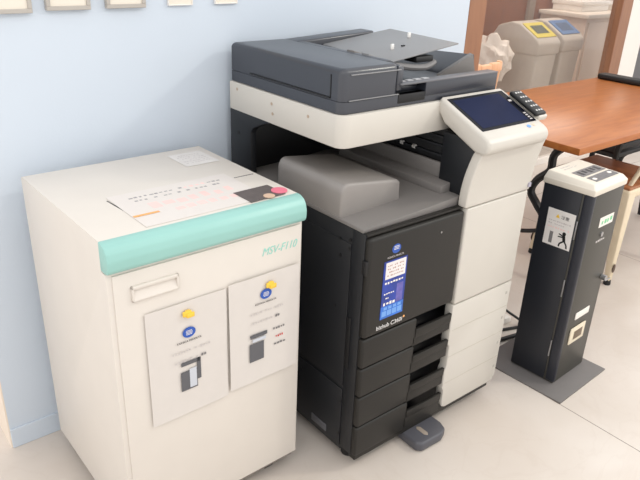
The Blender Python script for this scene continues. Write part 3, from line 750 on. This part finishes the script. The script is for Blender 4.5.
# caution sign on side door  (u runs toward the room = -y)
Xs = (0, -1, 0); Os = (-0.0032, 0, 0)
bm = new()
g = patch(bm, Os, Xs, Z, 0.034, 0.131, 0.508, 0.634, 0.0006)
cs = obj('caution_sign', bm, SIGNPAPER, kk, local=True, smooth=False, label='white caution sticker with a figure pictogram')
Os2 = (-0.0040, 0, 0)
text('lettering', '注意', INKD, cs, (-0.0039, -0.097, 0.613), Xs, Z, 0.012, 0.028, local=True)
bm = prism([(-0.064, 0.607), (-0.078, 0.607), (-0.071, 0.620)], 'x', -0.0044, -0.0038); obj('warning_triangle', bm, YELLOW, cs, local=True, smooth=False)
bm = Lines(); glyphline(bm, Os2, Xs, Z, 0.042, 0.122, 0.594, 0.006, 0.9, 81); glyphline(bm, Os2, Xs, Z, 0.042, 0.10, 0.584, 0.006, 0.9, 82); obj('small_print', bm, PALEINK, cs, local=True, smooth=False)
bm = Lines(); glyphline(bm, Os2, Xs, Z, 0.042, 0.122, 0.572, 0.007, 0.9, 83); obj('red_print', bm, REDINK, cs, local=True, smooth=False)
bm = new(); patch(bm, Os2, Xs, Z, 0.054, 0.066, 0.516, 0.556, 0.0003)
obj('kiosk_pictogram', bm, INK, cs, local=True, smooth=False)
bm = disc(Os2, Xs, Z, 0.104, 0.560, 0.0065, 0.0004, 14)
def stroke(bm, a, b, wd):
    a = Vector(a); b = Vector(b); d = (b - a).normalized(); n = Vector((-d.y, d.x)) * wd / 2
    P = [a + n, b + n, b - n, a - n]
    hexa([(Os2[0], -p.x, p.y) for p in P] + [(Os2[0] - 0.0004, -p.x, p.y) for p in P], bm=bm)
for a, b, wd in (((0.104, 0.554), (0.108, 0.534), 0.010), ((0.104, 0.551), (0.086, 0.556), 0.004), ((0.104, 0.548), (0.084, 0.546), 0.004), ((0.107, 0.535), (0.094, 0.524), 0.005), ((0.094, 0.524), (0.092, 0.513), 0.005), ((0.109, 0.535), (0.118, 0.524), 0.005), ((0.118, 0.524), (0.120, 0.513), 0.005)):
    stroke(bm, a, b, wd)
obj('figure_pictogram', bm, BLACK, cs, local=True, smooth=False)
# front face: u along +x
Ok_ = (0, -kd - 0.0002, 0)
bm = new(); patch(bm, Ok_, X, Z, 0.080, 0.172, 0.584, 0.618, 0.0012); fl = obj('front_label', bm, WHITE, kk, local=True, smooth=False)
bm = Lines(); glyphline(bm, (0, -kd - 0.0016, 0), X, Z, 0.092, 0.166, 0.601, 0.022, 1.0, 91, 4); obj('green_print', bm, GREEN, fl, local=True, smooth=False, label='green printing')
bm = disc(Ok_, X, Z, 0.112, 0.555, 0.0085, 0.004, 16); obj('lock', bm, STEEL, kk, local=True)
bm = Lines(); glyphline(bm, Ok_, X, Z, 0.085, 0.145, 0.532, 0.010, 1.0, 92, 5); obj('front_print', bm, PALEINK, kk, local=True, smooth=False)
obj('slot_label', rbox(0.058, 0.150, -kd - 0.004, -kd, 0.246, 0.272, 0.0015), WHITE, kk, local=True)
bm = new(); rbox(0.045, 0.145, -kd - 0.006, -kd, 0.150, 0.214, 0.003, 2, bm=bm); fb = obj('return_tray', bm, mat('tray_cream', (226, 214, 190), 0.45), kk, local=True)
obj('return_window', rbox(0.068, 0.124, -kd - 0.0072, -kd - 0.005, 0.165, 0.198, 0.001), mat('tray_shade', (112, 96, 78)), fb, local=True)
kl = obj('key_lock', cyl((kw - 0.014, -kd - 0.001, 0.372), (kw - 0.014, -kd - 0.018, 0.372), 0.010), STEEL, kk, local=True)
obj('key', rbox(kw - 0.018, kw + 0.018, -kd - 0.020, -kd - 0.017, 0.362, 0.366, 0.0008), STEEL, kl, local=True)

# ================================================================ CABLES between copier and kiosk
def cable(pts, r, m, label, name='cable', group=None):
    bm = tube(pts, r, 8, smooth=8); o = obj(name, bm, m); tag(o, label, 'cable', group); return o
cable([(0.70, -0.20, 0.010), (0.90, -0.27, 0.055), (1.00, -0.355, 0.095), (1.04, -0.44, 0.060), (1.10, -0.48, 0.008)], 0.005, BLACK, 'black cable arching high over the off-white power strip')
cable([(0.72, -0.395, 0.007), (0.86, -0.428, 0.007), (0.97, -0.447, 0.007), (1.12, -0.50, 0.007)], 0.006, BLACK, 'black cable on the floor just in front of the power strip')
cable([(0.68, -0.46, 0.009), (0.80, -0.478, 0.009), (0.90, -0.492, 0.009), (1.02, -0.515, 0.009)], 0.008, BLACK, 'thick black cable nearest the grey floor plate edge')
ps = thing('power_strip', 'off-white power strip on the floor behind the kiosk', 'power strip', (0.975, -0.400, 0), -0.12)
obj('housing', rbox(-0.10, 0.10, -0.020, 0.020, 0.001, 0.028, 0.005, 3), WHITE, ps, local=True)
obj('plug', rbox(-0.035, 0.005, -0.014, 0.014, 0.028, 0.050, 0.005, 2), mat('plug_white', (214, 208, 200)), ps, local=True)
tag(obj('power_adapter', rbox(0.93, 0.99, -0.345, -0.30, 0.001, 0.045, 0.005, 2), mat('adapter_grey', (110, 112, 118))), 'small grey power adapter between copier and kiosk', 'adapter')

# ================================================================ TABLE
tb = thing('folding_table', 'orange beech table on curved black legs behind the copier', 'table', (2.04, -0.078, 0))
bm = rbox(1.25, 2.84, -0.478, 0.322, 0.692, 0.72, 0.003, 2)
tt = obj('tabletop', bm, TABLEWOOD, tb)
for x in (1.50, 2.76):
    bm = tube([(x, -0.33, 0.688), (x, -0.235, 0.600), (x, -0.225, 0.52), (x, -0.170, 0.46), (x, -0.150, 0.40), (x, -0.190, 0.35), (x, -0.235, 0.30), (x, -0.25, 0.22), (x, -0.28, 0.12), (x, -0.36, 0.012)], 0.018, 8)
    obj('leg', bm, BLACK, tb)
    bm = tube([(x, 0.17, 0.688), (x, 0.075, 0.600), (x, 0.065, 0.52), (x, 0.01, 0.46), (x, -0.01, 0.40), (x, 0.03, 0.35), (x, 0.075, 0.30), (x, 0.09, 0.22), (x, 0.12, 0.12), (x, 0.20, 0.012)], 0.018, 8)
    obj('leg', bm, BLACK, tb)
    bm = tube([(x, -0.150, 0.42), (x, -0.08, 0.46), (x, -0.01, 0.42)], 0.012, 8); tube([(x, -0.245, 0.24), (x, -0.08, 0.19), (x, 0.085, 0.24)], 0.010, 8, bm=bm)
    obj('scroll_brace', bm, BLACK, tb)
    obj('top_rail', rbox(x - 0.02, x + 0.02, -0.38, 0.24, 0.668, 0.692, 0.003), BLACK, tb)
obj('stretcher', cyl((1.50, -0.02, 0.655), (2.76, -0.02, 0.655), 0.009), BLACK, tb)
bar = obj('eyeglass_case', rbox(2.70, 2.78, 0.03, 0.30, 0.7205, 0.752, 0.010, 3), BLACK)
bar.name = 'long_case'; tag(bar, 'long slim black case at the far end of the orange tabletop', 'case')

# ================================================================ CREAM METAL CHAIR (wood seat)
mc = thing('metal_chair', 'cream sheet-metal chair with brown wooden seat beside the kiosk', 'chair', (1.95, -0.28, 0))
CM = mat('cream_enamel', (222, 206, 178), 0.35)
sx0, sx1, sy0, sy1 = 1.755, 2.13, -0.475, -0.09
bm = rbox(sx0 + 0.006, sx1 - 0.006, sy0 + 0.006, sy1 - 0.006, 0.445, 0.458, 0.005, 3); obj('seat', bm, SEATWOOD, mc)
bm = rbox(sx0, sx1, sy0, sy1, 0.405, 0.446, 0.010, 3); obj('seat_frame', bm, CM, mc)
for (tx, ty, bx, by) in ((sx0, sy0, 1.715, -0.495), (sx1, sy0, 2.17, -0.495), (sx0, sy1, 1.715, -0.06), (sx1, sy1, 2.17, -0.06)):
    ix = 1 if tx == sx0 else -1; iy = 1 if ty == sy0 else -1
    a = 0.062; b = 0.026
    bm = hexa([(bx, by, 0.022), (bx + ix * b, by, 0.022), (bx + ix * b, by + iy * b, 0.022), (bx, by + iy * b, 0.022),
               (tx, ty, 0.43), (tx + ix * a, ty, 0.43), (tx + ix * a, ty + iy * a, 0.43), (tx, ty + iy * a, 0.43)], 0.005, 3)
    lg = obj('leg', bm, CM, mc)
    obj('rubber_foot', lathe([(0.015, 0), (0.017, 0.004), (0.014, 0.026)], bx + ix * 0.013, by + iy * 0.013), BLACK, lg)
    bm = lathe([(0.012, 0), (0.012, 0.002)], 0, 0, 0, 14, None, Matrix.Translation((bx + ix * 0.015 + 0.002 * ix, by - 0.0025 * iy + 0.003 * iy, 0.085)) @ Matrix.Rotation(math.pi / 2 * iy, 4, 'X') @ Matrix.Scale(1.8, 4, (0, 1, 0)))
    obj('leg_hole', bm, mat('hole_brown', (80, 60, 46)), lg)
bm = tube([(1.80, -0.44, 0.44), (1.86, -0.475, 0.60), (1.92, -0.50, 0.76), (1.98, -0.505, 0.80), (2.04, -0.50, 0.76), (2.08, -0.475, 0.60), (2.10, -0.44, 0.44)], 0.013, 8, flat=0.7)
obj('backrest_hoop', bm, CM, mc)
obj('back_slat', hexa([(1.92, -0.452, 0.44), (1.98, -0.452, 0.44), (1.98, -0.446, 0.44), (1.92, -0.446, 0.44), (1.925, -0.508, 0.79), (2.00, -0.508, 0.79), (2.00, -0.502, 0.79), (1.925, -0.502, 0.79)], 0.001), CM, mc)

# ================================================================ BLACK CHAIR at the table
bc = thing('black_chair', 'black low-backed chair with crossbars under the far side of the table', 'chair', (2.50, -0.02, 0))
ch0, ch1 = 2.28, 2.70
for x in (ch0, ch1):
    bm = tube([(x, -0.14, 0.012), (x, -0.12, 0.30), (x, -0.13, 0.50), (x, -0.17, 0.66)], 0.016, 8); obj('rear_leg', bm, BLACK, bc)
    bm = tube([(x, 0.24, 0.012), (x, 0.22, 0.42)], 0.016, 8, smooth=0); obj('front_leg', bm, BLACK, bc)
for z, y in ((0.63, -0.165), (0.555, -0.145), (0.48, -0.13)):
    obj('crossbar', rbox(ch0, ch1, y - 0.008, y + 0.008, z - 0.016, z + 0.016, 0.005), BLACK, bc)
obj('seat', rbox(ch0 - 0.01, ch1 + 0.01, -0.13, 0.25, 0.415, 0.445, 0.01, 3), BLACK, bc)

# ================================================================ WOODEN CHAIR behind the table
wc = thing('wooden_chair', 'pale birch chair whose back rail shows above the copier', 'chair', (1.62, 0.55, 0))
for x in (1.38, 1.86):
    obj('rear_leg', tube([(x, 0.40, 0.0), (x, 0.42, 0.45), (x, 0.385, 0.87)], 0.014, 8), PALEWOOD, wc)
    obj('front_leg', cyl((x, 0.72, 0.0), (x, 0.72, 0.43), 0.015), PALEWOOD, wc)
bm = new()
for k in range(6): rbox(1.36 + k * 0.085, 1.36 + k * 0.085 + 0.09, 0.372, 0.396, 0.815 + 0.004 * (k % 2), 0.860 + 0.006 * (k % 2), 0.008, 3, bm=bm)
obj('top_rail', bm, PALEWOOD, wc)
obj('seat', rbox(1.36, 1.88, 0.40, 0.735, 0.43, 0.45, 0.006), PALEWOOD, wc)

# ================================================================ PARTITION, POST, PILLAR
PY = 0.78
struct('trim_2', rbox(1.092, 1.195, 0.0, 0.12, 0, 2.7, 0.002), PANELWOOD, smooth=False)
wg = struct('window_1', rbox(1.225, 3.70, PY + 0.02, PY + 0.028, 0.04, 2.66), GLASS, smooth=False)
obj('window_sill', rbox(1.225, 3.70, PY, PY + 0.05, 0, 0.04), WHITE, wg, smooth=False)
struct('trim_1', rbox(3.70, 3.84, PY - 0.02, PY + 0.06, 0, 2.7, 0.004), PANELWOOD, smooth=False)
struct('wall_pillar', rbox(3.84, 4.08, PY - 0.02, PY + 0.10, 0, 2.7), WHITE, smooth=False)
struct('door_1', rbox(4.08, 5.0, PY + 0.02, PY + 0.07, 0, 2.7), DARKWALL, smooth=False)
struct('wall_rear', rbox(1.0, 9.0, 1.98, 2.08, 0, 2.7), BACKWOOD, smooth=False)

struct('trim_3', rbox(4.33, 4.42, 1.95, 1.98, 0, 2.7, 0.002), mat('trim_taupe', (150, 132, 116), 0.5), smooth=False)
# ================================================================ COUNTER with white boxes
ct = thing('counter_cabinet', 'large pale laminate counter behind the glass to the right of the bins', 'counter', (5.3, 1.75, 0))
obj('body', rbox(4.55, 6.1, 1.50, 1.97, 0, 0.865, 0.004), COUNTER, ct)
obj('worktop', rbox(4.52, 6.13, 1.47, 1.975, 0.866, 0.90, 0.004), mat('worktop_laminate', (234, 222, 208), 0.4), ct)
for x in (4.58, 5.34): obj('cabinet_door', rbox(x, x + 0.74, 1.488, 1.50, 0.06, 0.83, 0.003), COUNTER, ct)
for k, (x, y, z, a, b, c, lab) in enumerate(((4.90, 1.79, 0.90, 0.45, 0.30, 0.09, 'wide flat white box lying on the pale counter'), (5.45, 1.79, 0.90, 0.45, 0.30, 0.06, 'smaller flat white box on the counter, right of the wide one'))):
    t = thing('storage_box', lab, 'box', (x, y, z))
    obj('tray', rbox(-a / 2, a / 2, -b / 2, b / 2, 0, c * 0.6, 0.006), WHITE, t, local=True); obj('lid', rbox(-a / 2 - .01, a / 2 + .01, -b / 2 - .01, b / 2 + .01, c * 0.6, c, 0.006), WHITE, t, local=True)

# ================================================================ RECYCLING BINS
def bin_(x, y, m, label):
    t = thing('recycling_bin', label, 'bin', (x, y, 0), 0, 'hooded bins behind the glass')
    hw = 0.13
    bm = hexa([(-hw + .03, 0.03, 0), (hw - .03, 0.03, 0), (hw - .03, 0.36, 0), (-hw + .03, 0.36, 0), (-hw, 0, 0.72), (hw, 0, 0.72), (hw, 0.40, 0.72), (-hw, 0.40, 0.72)], 0.02, 3)
    obj('body', bm, BINGREY, t, local=True)
    prof = [(-0.01, 0.70), (-0.012, 0.785), (0.02, 0.82), (0.17, 0.905), (0.25, 0.915), (0.36, 0.88), (0.41, 0.80), (0.41, 0.70)]
    bm = prism(prof, 'x', -hw - 0.008, hw + 0.008, 0.014, 3)
    ld = obj('lid', bm, BINGREY, t, local=True)
    ux = Vector((1, 0, 0)); uy = Vector((0, 0.15, 0.085)).normalized(); O = Vector((0, 0.02, 0.8215))
    bm = new(); patch(bm, O, ux, uy, -hw + 0.012, hw - 0.012, 0.005, 0.17, 0.004); rm = obj('opening_rim', bm, m, ld, local=True)
    bm = new(); patch(bm, O + ux.cross(uy) * 0.0045, ux, uy, -hw + 0.055, hw - 0.055, 0.045, 0.135, 0.001); obj('opening', bm, mat('opening_dark_' + m.name, (60, 66, 40) if m is BINYEL else (52, 76, 110)), rm, local=True)
    return t
bin_(3.34, 1.06, BINYEL, 'grey hooded recycling bin with a yellow opening')
bin_(3.72, 1.10, BINBLUE, 'grey hooded recycling bin with a blue opening')
# crumpled carrier bag beside the bins
bm = bmesh.new(); bmesh.ops.create_icosphere(bm, subdivisions=4, radius=1)
rr = random.Random(3)
from mathutils import noise as mn
for v in bm.verts:
    n = mn.noise(v.co * 2.3) * 0.28 + abs(mn.noise(v.co * 6)) * 0.16
    v.co = Vector((v.co.x * 0.12, v.co.y * 0.15, v.co.z * 0.16)) * (1 + n)
bmesh.ops.translate(bm, vec=(3.00, 1.30, 0.66), verts=bm.verts)
t = thing('plastic_bag', 'crumpled white bag on a slim stand left of the bins', 'bag', (3.00, 1.30, 0))
obj('bag', bm, mat('bag_white', (222, 210, 198), 0.4), t)
obj('stand', cyl((3.0, 1.3, 0.0), (3.0, 1.3, 0.60), 0.02), mat('stand_grey', (150, 140, 130)), t)

# ================================================================ FRAMES ON THE WALL
def frame(x0, x1, z0, h, m, dp, label, thin=False):
    t = thing('picture_frame' if not thin else 'wall_card', label, 'frame' if not thin else 'card', ((x0 + x1) / 2, 0, z0), 0, None)
    w_ = (x1 - x0) / 2; b = 0.010 if not thin else 0.003
    bm = new(); rbox(-w_, w_, -dp, -0.0005, 0, b, 0.001, 1, bm=bm); rbox(-w_, w_, -dp, -0.0005, h - b, h, 0.001, 1, bm=bm)
    rbox(-w_, -w_ + b, -dp, -0.0005, b, h - b, 0.001, 1, bm=bm); rbox(w_ - b, w_, -dp, -0.0005, b, h - b, 0.001, 1, bm=bm)
    obj('frame', bm, m, t, local=True)
    obj('print', rbox(-w_ + b, w_ - b, -dp * 0.75, -0.0005, b, h - b), mat('ivory_print', (228, 220, 206), 0.5), t, local=True, smooth=False)
FG = mat('frame_silver_grey', (178, 172, 164), 0.4)
FW = mat('frame_white', (232, 228, 222), 0.4)
frame(-0.640, -0.529, 1.214, 0.15, FG, 0.016, 'grey picture frame at the far left end of the row')
frame(-0.496, -0.388, 1.218, 0.15, FG, 0.016, 'grey picture frame, second from the left in the row')
frame(-0.347, -0.241, 1.219, 0.15, FG, 0.016, 'grey picture frame, third from the left in the row')
frame(-0.174, -0.100, 1.221, 0.11, FW, 0.010, 'small white card holder just right of the three grey frames', True)
frame(-0.030, 0.044, 1.222, 0.11, FW, 0.010, 'small white card holder above the copier feeder corner', True)
